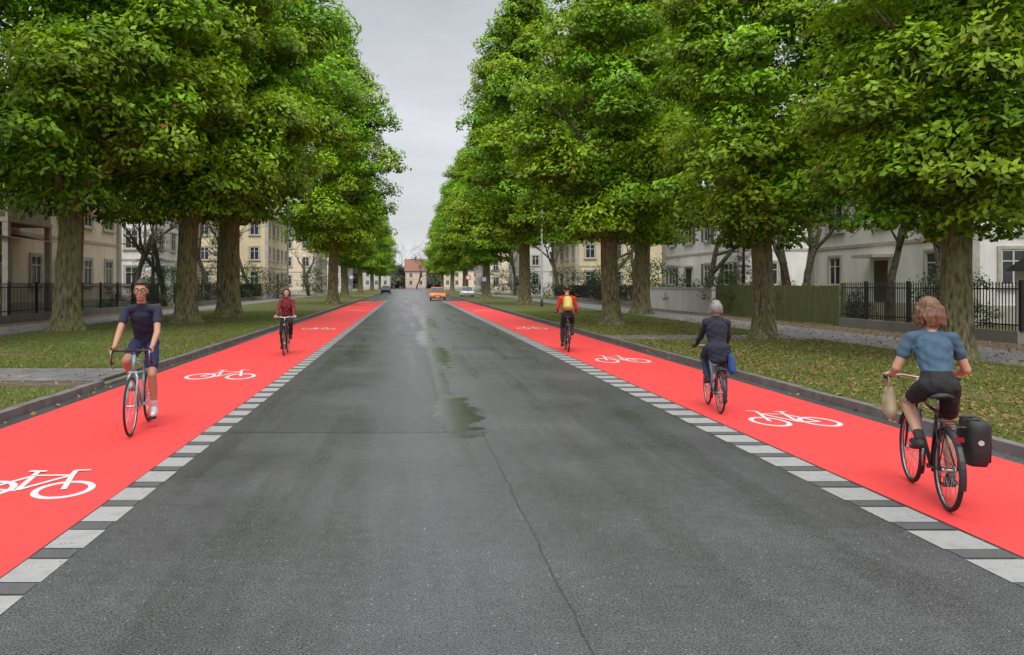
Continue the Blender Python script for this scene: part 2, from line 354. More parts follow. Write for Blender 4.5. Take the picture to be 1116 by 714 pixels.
def trunkmesh(seed,r0,cl,h=14.5):
    random.seed(seed); mb=MB(); seg=28; lean=(random.uniform(-.02,.02),random.uniform(-.02,.02)); zs=[-.1,.05,.12,.22,.35,.55,.8,1.2,1.7,2.3,3,3.7,4.5,5.5,7,9,11,13,h]
    vs=[]
    for z in zs:
        r=r0*(1-.05*max(0,z)) if z<9 else r0*.55*(1-(z-9)/(h-9)*.9)
        fl=1+.62*math.exp(-max(z,0)/.2)+.08*math.exp(-abs(z-3.6)/.6)
        for k in range(seg):
            a=2*math.pi*k/seg; rr=r*(fl+ (fl-1)*.45*math.sin(a*5+seed)+.04*math.sin(a*3+z*1.3+seed)+.035*math.sin(a*7+z*2.9)+.02*math.sin(a*11-z*5))
            vs.append((lean[0]*z+.03*math.sin(z*.9+seed)+math.cos(a)*rr,lean[1]*z+math.sin(a)*rr,z))
    fs=[(i*seg+k,i*seg+(k+1)%seg,(i+1)*seg+(k+1)%seg,(i+1)*seg+k) for i in range(len(zs)-1) for k in range(seg)]
    mb.add(vs,fs)
    for c,rc in cl[::2]:
        c=V(c); d=math.hypot(c.x,c.y); z=max(3.1,c.z-d*.75-.4); z=min(z,h-1); a=V((lean[0]*z,lean[1]*z,z)); b=c-V((0,0,.15)); r=max(.03,.11*(1-z/17)+.02)
        m1=a.lerp(b,.35)+V((random.gauss(0,.12),random.gauss(0,.12),.1)); m2=a.lerp(b,.7)+V((random.gauss(0,.15),random.gauss(0,.15),.12))
        mb.tube([a,m1,m2,b],[r*1.25,r*.85,r*.5,r*.2],6,0,cap=False)
        for q in range(3):
            e_=b+V((random.gauss(0,.5),random.gauss(0,.5),random.gauss(0,.25))); mb.tube([m2,m2.lerp(e_,.5)+V((0,0,.08)),e_],[r*.35,.02,.008],4,0,cap=False)
    me=mb.mesh('trunk'); me.materials.append(mBark); me.polygons.foreach_set('use_smooth',[True]*len(mb.f)); return me
variants=[]
for sdd in(11,23,37,51):
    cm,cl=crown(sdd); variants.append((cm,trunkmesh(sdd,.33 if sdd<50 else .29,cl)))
def tree(x,y,s,vi,rz,name='maple_tree',sz=1,rad=1):
    e_=empty(name,(x,y,.09),rz,s); e_.scale=(s*rad,s*rad,s*sz)
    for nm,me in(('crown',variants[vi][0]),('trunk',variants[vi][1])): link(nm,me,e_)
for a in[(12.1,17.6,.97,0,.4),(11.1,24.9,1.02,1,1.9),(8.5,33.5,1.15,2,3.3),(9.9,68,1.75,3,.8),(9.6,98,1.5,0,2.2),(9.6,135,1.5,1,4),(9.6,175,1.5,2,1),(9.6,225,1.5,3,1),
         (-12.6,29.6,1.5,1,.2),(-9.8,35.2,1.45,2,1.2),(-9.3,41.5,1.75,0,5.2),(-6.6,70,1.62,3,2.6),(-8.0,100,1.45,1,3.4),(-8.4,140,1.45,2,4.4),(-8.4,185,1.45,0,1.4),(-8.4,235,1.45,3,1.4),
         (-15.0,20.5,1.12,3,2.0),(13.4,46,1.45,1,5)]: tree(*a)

# bare trees behind
bare=[]
for sdd in(3,4,5):
    random.seed(sdd); mb=MB(); branch(mb,V((0,0,0)),V((0,0,1)),.2,4.2,5,8,.75,.1,.012,(2,4)); me=mb.mesh('branches'); me.materials.append(mBark2); bare.append(me)
random.seed(5)
for i,(x,y,s) in enumerate([(19,38,1.1),(21,44,1.3),(18.6,50,1.2),(22,57,1.3),(20,70,1.4),(19,80,1.4),(28,30,1.2),(20.5,34,1.0),(-19,62,1.3),(-18,72,1.3),(-19,85,1.4),(-18,92,1.4),(18,95,1.4),(16,120,1.4),(-15,120,1.4),(19.5,29,1.0),(22.5,27,1.2),(21,82,1.5),(-20,58,1.3),(-5,286,1.6),(3,290,1.5),(9,286,1.7)]):
    e_=empty('bare_tree',(x,y,.09),i*1.7,s); link('branches',bare[i%3],e_)
# shrubs & conifers
def shrubmesh(seed,base,r=1.0,h=1.1,ncl=16,cone=False):
    if cone:
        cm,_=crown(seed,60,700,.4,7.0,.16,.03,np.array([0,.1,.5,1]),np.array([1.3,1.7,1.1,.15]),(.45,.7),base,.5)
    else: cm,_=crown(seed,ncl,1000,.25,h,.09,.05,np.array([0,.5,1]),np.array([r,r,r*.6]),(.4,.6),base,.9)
    return cm
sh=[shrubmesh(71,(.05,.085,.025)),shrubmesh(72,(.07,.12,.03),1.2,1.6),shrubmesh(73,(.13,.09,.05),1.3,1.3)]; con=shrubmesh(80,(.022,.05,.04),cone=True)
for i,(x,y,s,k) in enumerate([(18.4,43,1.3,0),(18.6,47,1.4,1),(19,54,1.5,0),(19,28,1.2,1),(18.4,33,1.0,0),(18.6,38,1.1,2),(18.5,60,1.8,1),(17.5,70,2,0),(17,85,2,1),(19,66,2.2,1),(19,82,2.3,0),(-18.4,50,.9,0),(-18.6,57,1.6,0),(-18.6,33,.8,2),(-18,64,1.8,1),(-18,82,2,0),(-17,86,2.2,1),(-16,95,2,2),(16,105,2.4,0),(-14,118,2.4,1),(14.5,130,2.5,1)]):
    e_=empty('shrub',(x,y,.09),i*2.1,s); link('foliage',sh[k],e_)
for x,y,s in((-19.2,60,1.15),(-20,84,1.3),(21,50,.9)):
    e_=empty('spruce_tree',(x,y,.09),x,s); link('foliage',con,e_); mb=MB(); mb.tube([(0,0,0),(0,0,3),(0,0,6.8)],[.16,.1,.02],8); mb.obj('trunk',[mBark2],e_,True)

# grass blades + dead leaves
rng=np.random.default_rng(99)
def blades(n,x0,x1,y0,y1,z=.10):
    y=y0+(y1-y0)*rng.random(n)**1.35; x=rng.uniform(x0,x1,n)
    keep=(np.sin(x*2.1+np.sin(y*1.3)*1.5)+np.sin(y*1.7+x)+rng.normal(0,.9,n))>-1.1
    x=x[keep];y=y[keep];n=len(x); a=rng.uniform(0,6.28,n); h=rng.uniform(.025,.075,n); w_=rng.uniform(.004,.009,n)*1.2
    b=np.stack([x,y,np.full(n,z)],1); s=np.stack([np.cos(a),np.sin(a),np.zeros(n)],1)*w_[:,None]; lean=np.stack([rng.normal(0,.03,n),rng.normal(0,.03,n),h],1)
    v=np.stack([b-s,b+s,b+lean],1); t=rng.random((n,1)); c=np.array([.08,.13,.02])*(1-t)+np.array([.20,.25,.05])*t; br=rng.random(n)<.12; c[br]=np.array([.24,.18,.08])
    return v,c
A=[blades(75000,-13.5,-5.5,16.2,50),blades(20000,-12,-5.5,8,13.2),blades(120000,6.52,12.6,7,50)]
vv=np.concatenate([a[0] for a in A]); cc_=np.concatenate([a[1] for a in A]); drv=(vv[:,0,0]>0)&(vv[:,0,1]>24.5)&(vv[:,0,1]<26.7); vv=vv[~drv];cc_=cc_[~drv]
link('grass',npmesh('grass',vv,3,mBlade,cc_))
def fallen(n,x0,x1,y0,y1,z):
    P=np.stack([rng.uniform(x0,x1,n),y0+(y1-y0)*rng.random(n)**1.4,np.full(n,z)+rng.uniform(.01,.05,n)],1)
    N=np.array([0,0,1.])+rng.normal(0,.35,(n,3)); N/=np.linalg.norm(N,axis=1)[:,None]; v=leaves(P,N,.075,.05,0)
    t=rng.random((n,1)); return v,np.array([.20,.095,.03])*(1-t)+np.array([.33,.21,.08])*t
A=[fallen(10000,6.55,12.6,7,40,.10),fallen(3500,12.6,17.3,12,40,.105),fallen(1800,-13.5,-5.5,9,40,.10),fallen(60,6.2,6.36,6,40,0),fallen(100,-5.3,-5.1,9,40,0),fallen(900,-17,-13,18,45,.1)]
link('fallen_leaves',npmesh('fallen_leaves',np.concatenate([a[0] for a in A]),4,mDead,np.concatenate([a[1] for a in A])))

# ------------------------------------------------------------------ houses
mGlass=M('window_glass',(.03,.035,.04),.08,ns=2,var=.5,bump=0); mFrame=M('window_frame',(.6,.59,.56),.5,ns=4,var=.1,bump=0); mStone=M('stone_trim',(.45,.41,.36),.8,ns=3,var=.2)
mRoofR=M('roof_tiles_red',(.22,.10,.065),.8,ns=5,var=.35,bs=6,bump=.8,dist=.05); mRoofD=M('roof_tiles_dark',(.08,.072,.07),.7,ns=5,var=.35,bs=6,bump=.8,dist=.05); mDoor=M('door_wood',(.09,.055,.035),.5); mShut=M('shutter_paint',(.09,.10,.09),.6)
def stucco(n,c): 
    if n in _mc: return _mc[n]
    t=NT(n); v=t.pos(); c1=t.mix(1,(*c,1),t.rng(t.noise(t.scalev(v,(1,1,.3)),.9,5,.65),.3,.7,.8,1.08),'MULTIPLY'); t.pr(c1,.9,0,None,.2); _mc[n]=t.mat; return t.mat
def house(name,x0,x1,y0,y1,floors,wall,roof,fx,gable='y',rh=3.2,fh=3.0,sp=2.6,shut=False,balc=None,z0=.1,base=.8,dorm=0):
    e_=empty(name); he=z0+base+floors*fh+.2
    b=MB(); b.box(x0,x1,y0,y1,z0,he,0); b.box(x0-.06,x1+.06,y0-.06,y1+.06,z0,z0+base,1); b.box(x0-.12,x1+.12,y0-.12,y1+.12,he-.25,he+.02,1)
    b.box(x0-.05,x1+.05,y0-.05,y1+.05,z0+base+fh-.12,z0+base+fh+.04,1)
    for (qx,qy) in((x0,y0),(x1,y0),(x0,y1),(x1,y1)): b.box(qx-.2,qx+.2,qy-.2,qy+.2,z0+base+.002,he-.252,1)
    b.obj('walls',[wall,mStone],e_)
    r=MB(); ov=.55; zt=he+.02
    xm=(x0+x1)/2;ym=(y0+y1)/2
    if gable=='y':
        hp=min((x1-x0)*.42,(y1-y0)*.35)
        vs=[(x0-ov,y0-ov,zt),(x1+ov,y0-ov,zt),(x1+ov,y1+ov,zt),(x0-ov,y1+ov,zt),(xm,y0+hp,zt+rh),(xm,y1-hp,zt+rh)]
        r.add(vs,[(0,1,4),(1,2,5,4),(2,3,5),(3,0,4,5),(3,2,1,0)],0)
    else:
        vs=[(x0-ov,y0-ov,zt),(x1+ov,y0-ov,zt),(x1+ov,y1+ov,zt),(x0-ov,y1+ov,zt),(x0-ov,ym,zt+rh),(x1+ov,ym,zt+rh)]
        r.add(vs,[(0,1,5,4),(2,3,4,5),(3,2,1,0)],0)
        r.add([(x0-.02,y0,zt+.01),(x0-.02,y1,zt+.01),(x0-.02,ym,zt+rh-.1),(x1+.02,y0,zt+.01),(x1+.02,y1,zt+.01),(x1+.02,ym,zt+rh-.1)],[(0,2,1),(3,4,5)],1)
    r.box(xm-.35,xm+.35,ym+1,ym+1.7,zt+rh*.5,zt+rh+.9,2)
    r.obj('roof',[roof,wall,mRoofR],e_)
    wd=MB()
    def win(face,c,z,w_=1.1,h=1.55):
        def B(u0,u1,z0_,z1_,d0,d1,mi):
            if face=='x0': wd.box(x0-d1,x0-d0,c+u0,c+u1,z+z0_,z+z1_,mi)
            elif face=='x1': wd.box(x1+d0,x1+d1,c+u0,c+u1,z+z0_,z+z1_,mi)
            else: wd.box(c+u0,c+u1,y0-d1,y0-d0,z+z0_,z+z1_,mi)
        hw=w_/2
        B(-hw,hw,0,h,-.02,.012,0)
        for u0,u1,a,b_ in((-hw,-hw+.08,0,h),(hw-.08,hw,0,h),(-hw+.08,hw-.08,0,.08),(-hw+.08,hw-.08,h-.08,h)): B(u0,u1,a,b_,.014,.05,1)
        B(-.035,.035,.08,h-.08,.014,.045,1); B(-hw+.08,-.035,h*.66,h*.66+.05,.014,.043,1); B(.035,hw-.08,h*.66,h*.66+.05,.014,.043,1)
        B(-hw-.14,-hw-.002,-.02,h+.14,-.02,.09,2); B(hw+.002,hw+.14,-.02,h+.14,-.02,.09,2); B(-hw,hw,h+.002,h+.14,-.02,.09,2); B(-hw-.2,hw+.2,-.12,-.022,-.02,.16,2)
        if shut:
            B(-hw-.62,-hw-.15,-.02,h+.05,.0,.06,3); B(hw+.15,hw+.62,-.02,h+.05,.0,.06,3)
    for fl in range(floors):
        z=z0+base+fl*fh+.85
        n=int((y1-y0-1)//sp)
        for i in range(n):
            c=y0+(y1-y0)*(i+.5)/n
            if fl==0 and i==n//2: 
                xx=x0 if fx=='x0' else x1; sg=-1 if fx=='x0' else 1
                a,b_=sorted((xx-sg*.02,xx+sg*.05)); wd.box(a,b_,c-.55,c+.55,z0+.3,z0+2.9,4); 
                a,b_=sorted((xx,xx+sg*1.0)); wd.box(a,b_,c-.95,c+.95,z0+3.05,z0+3.2,2); continue
            win(fx,c,z,1.15 if (i+fl)%3 else 1.6)
        n=int((x1-x0-1)//sp)
        for i in range(n): win('y0',x0+(x1-x0)*(i+.5)/n,z)
    wd.obj('windows_and_door',[mGlass,mFrame,mStone,mShut,mDoor],e_)
    if balc:
        q=MB(); yb,zb,wb,roofm=balc; sg=-1 if fx=='x0' else 1; xx=x0 if fx=='x0' else x1
        a,b_=sorted((xx+sg*.01,xx+sg*1.6)); q.box(a,b_,yb-wb/2,yb+wb/2,zb,zb+.2,0); k=int(wb/.22)
        for i in range(k+1):
            yy=yb-wb/2+.1+(wb-.2)*i/k; q.box(xx+sg*1.5-.05,xx+sg*1.5+.05,yy-.04,yy+.04,zb+.202,zb+.9,0)
        q.box(xx+sg*1.5-.09,xx+sg*1.5+.09,yb-wb/2,yb+wb/2,zb+.902,zb+1.02,0)
        for yy in(yb-wb/2+.15,yb+wb/2-.15): q.box(xx+sg*1.45-.13,xx+sg*1.45+.13,yy-.13,yy+.13,z0,zb-.002,0)
        q.add([(xx+sg*.02,yb-wb/2-.2,zb-.35),(xx+sg*2.0,yb-wb/2-.2,zb-.75),(xx+sg*2.0,yb+wb/2+.2,zb-.75),(xx+sg*.02,yb+wb/2+.2,zb-.35)],[(0,1,2,3)],1)
        q.obj('balcony',[mStone,mRoofR],e_)
    return e_
cream=stucco('stucco_cream',(.84,.70,.54)); white=stucco('stucco_white',(.84,.82,.80)); yel=stucco('stucco_yellow',(.76,.64,.42)); grey=stucco('stucco_grey',(.62,.61,.60)); pink=stucco('stucco_beige',(.72,.58,.47))
house('villa',-36,-19.3,33,53,2,cream,mRoofR,'x1',balc=(37.5,4.6,4.4,0),fh=3.5,sp=3.0)
house('villa',-36,-21,66,80,3,white,mRoofD,'x1',sp=3)
house('villa',-32,-17,96,112,3,yel,mRoofR,'x1')
house('villa',-30,-15.5,132,150,3,cream,mRoofD,'x1')
house('villa',-28,-14.5,180,205,3,grey,mRoofD,'x1')
house('villa',24,38,34,47,2,white,mRoofD,'x0','x',3.4,shut=False,sp=3.2)
house('villa',22.5,38,54,70,2,white,mRoofD,'x0',rh=3.6,shut=True,fh=3.3,sp=3.2)
house('villa',19,34,90,104,2,yel,mRoofR,'x0')
house('villa',18,32,124,140,3,grey,mRoofD,'x0')
house('villa',17,30,170,200,3,cream,mRoofR,'x0')
house('townhouse',-17,-7,300,314,2,grey,mRoofD,'x1',rh=4)
house('townhouse',-1,7,318,332,2,pink,mRoofR,'x1','x',rh=5)
house('townhouse',13,27,300,314,2,cream,mRoofD,'x0',rh=4)
# distant tree line
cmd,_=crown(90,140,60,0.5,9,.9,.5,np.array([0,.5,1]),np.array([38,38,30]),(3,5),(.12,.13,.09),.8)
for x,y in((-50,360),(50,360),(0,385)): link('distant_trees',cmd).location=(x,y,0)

# ------------------------------------------------------------------ fences, walls
mIron=M('wrought_iron',(.02,.02,.02),.5,.3); mFW=M('fence_green_wood',(.13,.15,.05),.75,ns=10,var=.3,stretch=(1,1,.2)); mWallW=stucco('garden_wall_render',(.7,.68,.63)); mWallB=stucco('plinth_render',(.26,.24,.22))
def ironfence(x,y0,y1,h=1.35,pl=.35):
    e_=empty('iron_fence'); b=MB(); b.box(x-.12,x+.12,y0,y1,.1,.1+pl,0); b.obj('plinth',[mWallB],e_); b=MB()
    y=y0+.1
    while y<y1: b.box(x-.011,x+.011,y-.011,y+.011,.1+pl,.1+pl+h,0); b.add([(x-.02,y-.02,.1+pl+h),(x+.02,y-.02,.1+pl+h),(x+.02,y+.02,.1+pl+h),(x-.02,y+.02,.1+pl+h),(x,y,.2+pl+h)],[(0,1,4),(1,2,4),(2,3,4),(3,0,4)]); y+=.13
    for z in(.15,h-.15): b.box(x-.02,x+.018,y0,y1,.1+pl+z,.1+pl+z+.04,0)
    y=y0
    while y<=y1: b.box(x-.05,x+.05,y-.05,y+.05,.1+pl,.1+pl+h+.12,0); y+=2.6
    b.obj('railing',[mIron],e_)
ironfence(17.6,22.9,32.4); ironfence(-17.5,22,56); ironfence(-17.0,58,92); ironfence(17.6,62,96,1.2)
e_=empty('wooden_fence'); b=MB(); y=32.6
while y<45.5:
    b.box(17.57+random.uniform(-.01,.01),17.61,y,y+.135,.15,1.75+random.uniform(-.02,.02)); y+=.15
for z in(.4,1.4): b.box(17.62,17.68,32.6,45.5,z,z+.09)
for yy in(32.5,35.7,38.9,42.1,45.4): b.box(17.63,17.77,yy-.07,yy+.07,.1,1.85)
b.obj('boards',[mFW],e_)
def pillarwall(x,y0,y1,h,name='garden_wall'):
    e_=empty(name); b=MB(); b.box(x,x+.3,y0,y1,.1,h,0); b.box(x-.06,x+.36,y0-.06,y1+.06,h+.002,h+.1,1); b.obj('wall',[mWallW,mStone],e_)
pillarwall(17.5,46,61,1.5)
e_=empty('garden_shed'); b=MB(); b.box(18.4,20.8,22.4,24.2,.1,2.2,0); b.add([(18.2,22.2,2.2),(21.0,22.2,2.2),(21.0,24.4,2.2),(18.2,24.4,2.2),(18.2,23.3,2.75),(21.0,23.3,2.75)],[(0,1,5,4),(2,3,4,5),(0,4,3),(1,2,5),(3,2,1,0)],1); b.box(18.36,18.398,22.9,23.7,.2,2.0,2); b.obj('shed',[mWallW,mRoofD,mDoor],e_)

# ------------------------------------------------------------------ street furniture, cars
mSteel=M('galvanised_steel',(.22,.23,.23),.45,.6,bump=0)
e_=empty('street_lamp',(10.2,61,.1)); b=MB(); b.tube([(0,0,0),(0,0,.9),(0,0,.92),(0,0,8)],[.1,.1,.07,.05],10); b.ell((0,0,8.1),(.2,.2,.22)); b.obj('post_and_head',[mSteel],e_,True)
def sign(name,x,y,col,shape,z=2.5):
    e_=empty(name,(x,y,.1)); b=MB(); b.tube([(0,0,0),(0,0,z+.35)],.03,8,0)
    if shape=='round':
        n=24
        for r,d,mi in((.32,.04,1),(.22,.048,2)):
            vs=[(r*math.cos(2*math.pi*i/n),-d,z+r*math.sin(2*math.pi*i/n)) for i in range(n)]; b.add(vs,[tuple(range(n))],mi)
        b.ring((0,-.034,z),(0,1,0),.32,.012,24,6,0)
    else: b.box(-.3,.3,-.05,-.035,z-.3,z+.3,1); b.box(-.2,.2,-.056,-.052,z-.2,z+.2,2)
    b.obj('post_and_plate',[mSteel,M('sign_'+col,{'red':(.6,.03,.03),'blue':(.03,.1,.4)}[col],.4,bump=0),M('sign_white',(.75,.75,.75),.4,bump=0)],e_)
sign('traffic_sign',6.9,92,'red','round'); sign('traffic_sign',7.6,80,'blue','sq',2.2); sign('traffic_sign',-6.3,88,'blue','round')
def car(name,x,y,rz,paintc,pn):
    e_=empty(name,(x,y,0),rz); b=MB(); mP=M(pn,paintc,.25,.1,bump=0)
    low=[(-2.1,.35),(-2.15,.6),(-2.1,.85),(-1.9,.95),(-.9,.98),(.75,.95),(1.7,.82),(2.1,.65),(2.15,.4),(2.05,.28),(-2.0,.28)]
    def ext(pr,w0,w1,mi,taper=None):
        n=len(pr); vs=[(px,-w0,pz) for px,pz in pr]+[(px,w0,pz) for px,pz in pr]
        if taper: vs=[(px,(-1 if i<n else 1)*(w0-(pz-.95)*taper),pz) for i,(px,pz) in enumerate(pr+pr)]
        b.add(vs,[tuple(range(n)),tuple(range(2*n-1,n-1,-1))]+[(i,i+n,(i+1)%n+n,(i+1)%n) for i in range(n)],mi)
    ext(low,.87,.87,0); cab=[(-1.75,.94),(-1.35,1.38),(-.2,1.46),(.35,1.38),(1.05,.94)]; ext(cab,.82,.7,1,.3)
    ext([(-1.3,1.39),(-.2,1.475),(.3,1.4),(.3,1.43),(-.2,1.5),(-1.3,1.42)],.66,.66,0)
    for s_ in(-1,1):
        for wx in(-1.3,1.3):
            b.ring((wx,s_*.78,.31),(0,1,0),.22,.09,20,8,2); b.ell((wx,s_*.8,.31),(.17,.06,.17),None,3,12,6)
        b.box(2.08,2.17,s_*.62-.17,s_*.62+.17,.55,.68,4); b.box(-2.17,-2.1,s_*.68-.12,s_*.68+.12,.62,.82,5)
        b.box(.55,.7,s_*.95-.09,s_*.95+.09,.98,1.1,0)
        b.tube([(-1.35,s_*.69,1.38),(-.2,s_*.675,1.46),(.35,s_*.7,1.38),(1.05,s_*.83,.95)],.03,6,0)
    b.box(2.14,2.18,-.35,.35,.36,.5,2); b.box(2.182,2.19,-.25,.25,.38,.47,4)
    b.obj('body',[mP,mGlass,M('tyre_rubber',(.02,.02,.02),.8),mSteel,M('headlamp',(.75,.75,.7),.2,bump=0),M('tail_lamp',(.5,.02,.02),.3,bump=0)],e_,False)
car('car',3.3,90,math.radians(-92),(.75,.18,.02),'car_paint_orange'); car('car',8.2,112,math.radians(-90),(.7,.7,.7),'car_paint_white'); car('car',-4.2,150,math.radians(90),(.04,.05,.08),'car_paint_blue')

# ------------------------------------------------------------------ bicycles
mTyre=M('bicycle_tyre',(.018,.018,.018),.75,bump=.2); mRim=M('rim_alloy',(.45,.45,.46),.3,.9,bump=0); mBlk=M('black_parts',(.02,.02,.022),.45,bump=0); mSad=M('saddle_leather',(.02,.018,.016),.5)
def bicycle(place,frame,bar='city',fender=True,rack=False,pann=None,crank=0,step=False,tyrer=.017,basket=False,light=True):
    e_=empty('bicycle'); e_.matrix_world=place
    mF=M('frame_paint_'+frame[0],frame[1],.3,.2,bump=0)
    BB=V((0,0,.285));RA=V((-.44,0,.34));FA=V((.60,0,.34));ST=V((-.165,0,.80));HT=V((.42,0,.90));HB=V((.455,0,.76)) 
    for nm,c in(('rear_wheel',RA),('front_wheel',FA)):
        b=MB(); b.ring(c,(0,1,0),.34-tyrer,tyrer,56,8,0); b.ring(c,(0,1,0),.306,.009,56,6,1); b.tube([c-V((0,.045,0)),c-V((0,.03,0)),c+V((0,.03,0)),c+V((0,.045,0))],[.02,.013,.013,.02],10,1)
        for i in range(28):
            a=2*math.pi*i/28+.1; sd_=1 if i%2 else -1; a2=a+sd_*.35*(1 if i%4<2 else -1)
            b.tube([c+V((math.cos(a2)*.02,sd_*.03,math.sin(a2)*.02)),c+V((math.cos(a)*.303,0,math.sin(a)*.303))],.0017,4,1)
        b.obj(nm,[mTyre,mRim],e_,True)
    b=MB()
    tl=.016
    if step: b.tube([ST.lerp(BB,.55),V((.15,0,.45)),HT.lerp(HB,.6)],.019,10); b.tube([BB,V((.15,0,.36)),V((.32,0,.55)),HB],.019,10)
    else: b.tube([ST-V((0,0,.02)),HT-V((0,0,.03))],.015,10); b.tube([BB,HB],.018,10)
    b.tube([BB,ST],tl,10); b.tube([HT+V((-.005,0,.02)),HB-V((-.005,0,.02))],.021,12); b.tube([BB-V((0,.035,0)),BB+V((0,.035,0))],.022,12)
    for s_ in(-1,1):
        b.tube([BB+V((-.02,s_*.025,0)),V((-.2,s_*.045,.31)),RA+V((0,s_*.06,0))],.009,8); b.tube([ST+V((0,s_*.015,-.04)),RA+V((0,s_*.06,0))],.008,8)
        b.tube([HB+V((.005,s_*.02,-.03)),V((.49,s_*.05,.66)),V((.535,s_*.052,.5)),FA+V((0,s_*.05,0))],[.014,.014,.012,.008],8)
    b.tube([HB+V((.005,-.055,-.045)),HB+V((.005,.055,-.045))],.016,8)
    b.obj('frame',[mF],e_,True)
    b=MB(); b.tube([ST,V((-.19,0,.93))],.013,8,1)
    n=9; rows=[]
    for i in range(n):
        t=i/(n-1); x=-.33+.28*t; wy=.085*(1-t)**.8+.018+.012*math.sin(t*3.1); rows.append((x,wy,.955+.008*math.sin(t*6)-.012*(1-t)*t*4))
    vs=[];fs=[];sg=10
    for x,wy,z in rows:
        for k in range(sg):
            a=2*math.pi*k/sg; vs.append((x,wy*math.cos(a),z+.024*math.sin(a)-(.03*abs(math.cos(a))**2)))
    for i in range(n-1):
        for k in range(sg): fs.append((i*sg+k,i*sg+(k+1)%sg,(i+1)*sg+(k+1)%sg,(i+1)*sg+k))
    fs+= [tuple(range(sg-1,-1,-1)),tuple((n-1)*sg+k for k in range(sg))]; b.add(vs,fs,0)
    b.obj('saddle',[mSad,mRim],e_,True)
    b=MB()
    if bar=='city':
        top=V((.40,0,1.03)); b.tube([HT,top],.013,8,1); b.tube([V((.31,-.29,1.045)),V((.36,-.24,1.05)),V((.42,-.12,1.05)),top,V((.42,.12,1.05)),V((.36,.24,1.05)),V((.31,.29,1.045))],.012,8,1)
        for s_ in(-1,1):
            b.tube([V((.27,s_*.305,1.04)),V((.36,s_*.245,1.05))],.017,8,0); b.tube([V((.42,s_*.19,1.035)),V((.39,s_*.26,1.02)),V((.33,s_*.31,1.015))],.006,6,1)
            b.tube([V((.42,s_*.17,1.04)),V((.53,s_*.1,1.0)),V((.5,s_*.02,.8))],.004,6,0)
    else:
        b.tube([HT,V((.42,0,.96)),V((.50,0,.975))],.014,8,1)
        for s_ in(-1,1):
            b.tube([V((.50,0,.975)),V((.50,s_*.12,.975)),V((.505,s_*.19,.973)),V((.55,s_*.21,.97)),V((.59,s_*.215,.93)),V((.59,s_*.22,.87)),V((.55,s_*.225,.825)),V((.47,s_*.23,.82))],.0145,10,0)
            b.cap((.56,s_*.21,.975),(.615,s_*.212,1.01),.017,.013,1,8,0); b.tube([V((.615,s_*.212,1.0)),V((.635,s_*.214,.93)),V((.61,s_*.216,.86))],.006,6,1)
    b.obj('handlebar',[mBlk,mRim],e_,True)
    b=MB()
    b.ring(BB+V((0,-.05,0)),(0,1,0),.09,.006,32,6,1); b.ring(BB+V((0,-.05,0)),(0,1,0),.03,.008,16,6,1)
    for i in range(5):
        a=i*1.2566; b.tube([BB+V((math.cos(a)*.02,-.05,math.sin(a)*.02)),BB+V((math.cos(a)*.088,-.05,math.sin(a)*.088))],.006,5,1)
    b.ring(RA+V((0,-.045,0)),(0,1,0),.035,.008,18,6,1); b.tube([BB+V((0,-.05,.09)),RA+V((0,-.045,.037))],.004,5,0); b.tube([BB+V((0,-.05,-.09)),V((-.36,-.045,.26)),RA+V((0,-.045,-.037))],.004,5,0)
    ped={}
    for s_,ca in((1,crank),(-1,crank+math.pi)):
        pe=BB+V((math.cos(ca)*.17,s_*.075,math.sin(ca)*.17)); b.tube([BB+V((0,s_*.065,0)),pe],.011,6,1); pc=pe+V((0,s_*.055,0)); b.tube([pe,pc+V((0,s_*.04,0))],.006,6,1); b.obox(pc,(.045,0,0),(0,.042,0),(0,0,.012),0); ped[s_]=pc
    b.obj('drivetrain',[mBlk,mRim],e_,True)
    b=MB()
    if fender:
        for c,a0,a1 in((RA,-.25,3.4),(FA,.45,3.7)):
            vs=[];fs=[];n=22
            for i in range(n+1):
                a=a0+(a1-a0)*i/n
                for yy,rr in((-.028,.352),(-.015,.366),(.015,.366),(.028,.352)): vs.append(c+V((math.cos(a)*rr,yy,math.sin(a)*rr)))
            for i in range(n):
                for k in range(3): fs.append((i*4+k,i*4+k+1,i*4+k+5,i*4+k+4))
            b.add(vs,fs,0)
            for s_ in(-1,1): b.tube([c+V((0,s_*.055,0)),c+V((math.cos(a1-.3)*.355,s_*.028,math.sin(a1-.3)*.355))],.003,5,1)
    if rack or pann:
        for s_ in(-1,1):
            b.tube([V((-.2,s_*.05,.74)),V((-.34,s_*.055,.745)),V((-.68,s_*.055,.745))],.006,6,0); b.tube([RA+V((0,s_*.07,0)),V((-.46,s_*.06,.745))],.006,6,0); b.tube([RA+V((0,s_*.07,0)),V((-.6,s_*.06,.745))],.005,6,0)
        for xx in(-.68,-.52,-.36): b.tube([V((xx,-.055,.745)),V((xx,.055,.745))],.006,6,0)
    if light:
        b.box(-.725,-.70,-.03,.03,.63,.665,2); b.ell((.49,0,.83),(.04,.035,.035),None,1,10,7)
    if len(b.v): b.obj('mudguards_and_rack',[mBlk,mRim,M('rear_reflector',(.25,.01,.01),.3,bump=0)],e_,False)
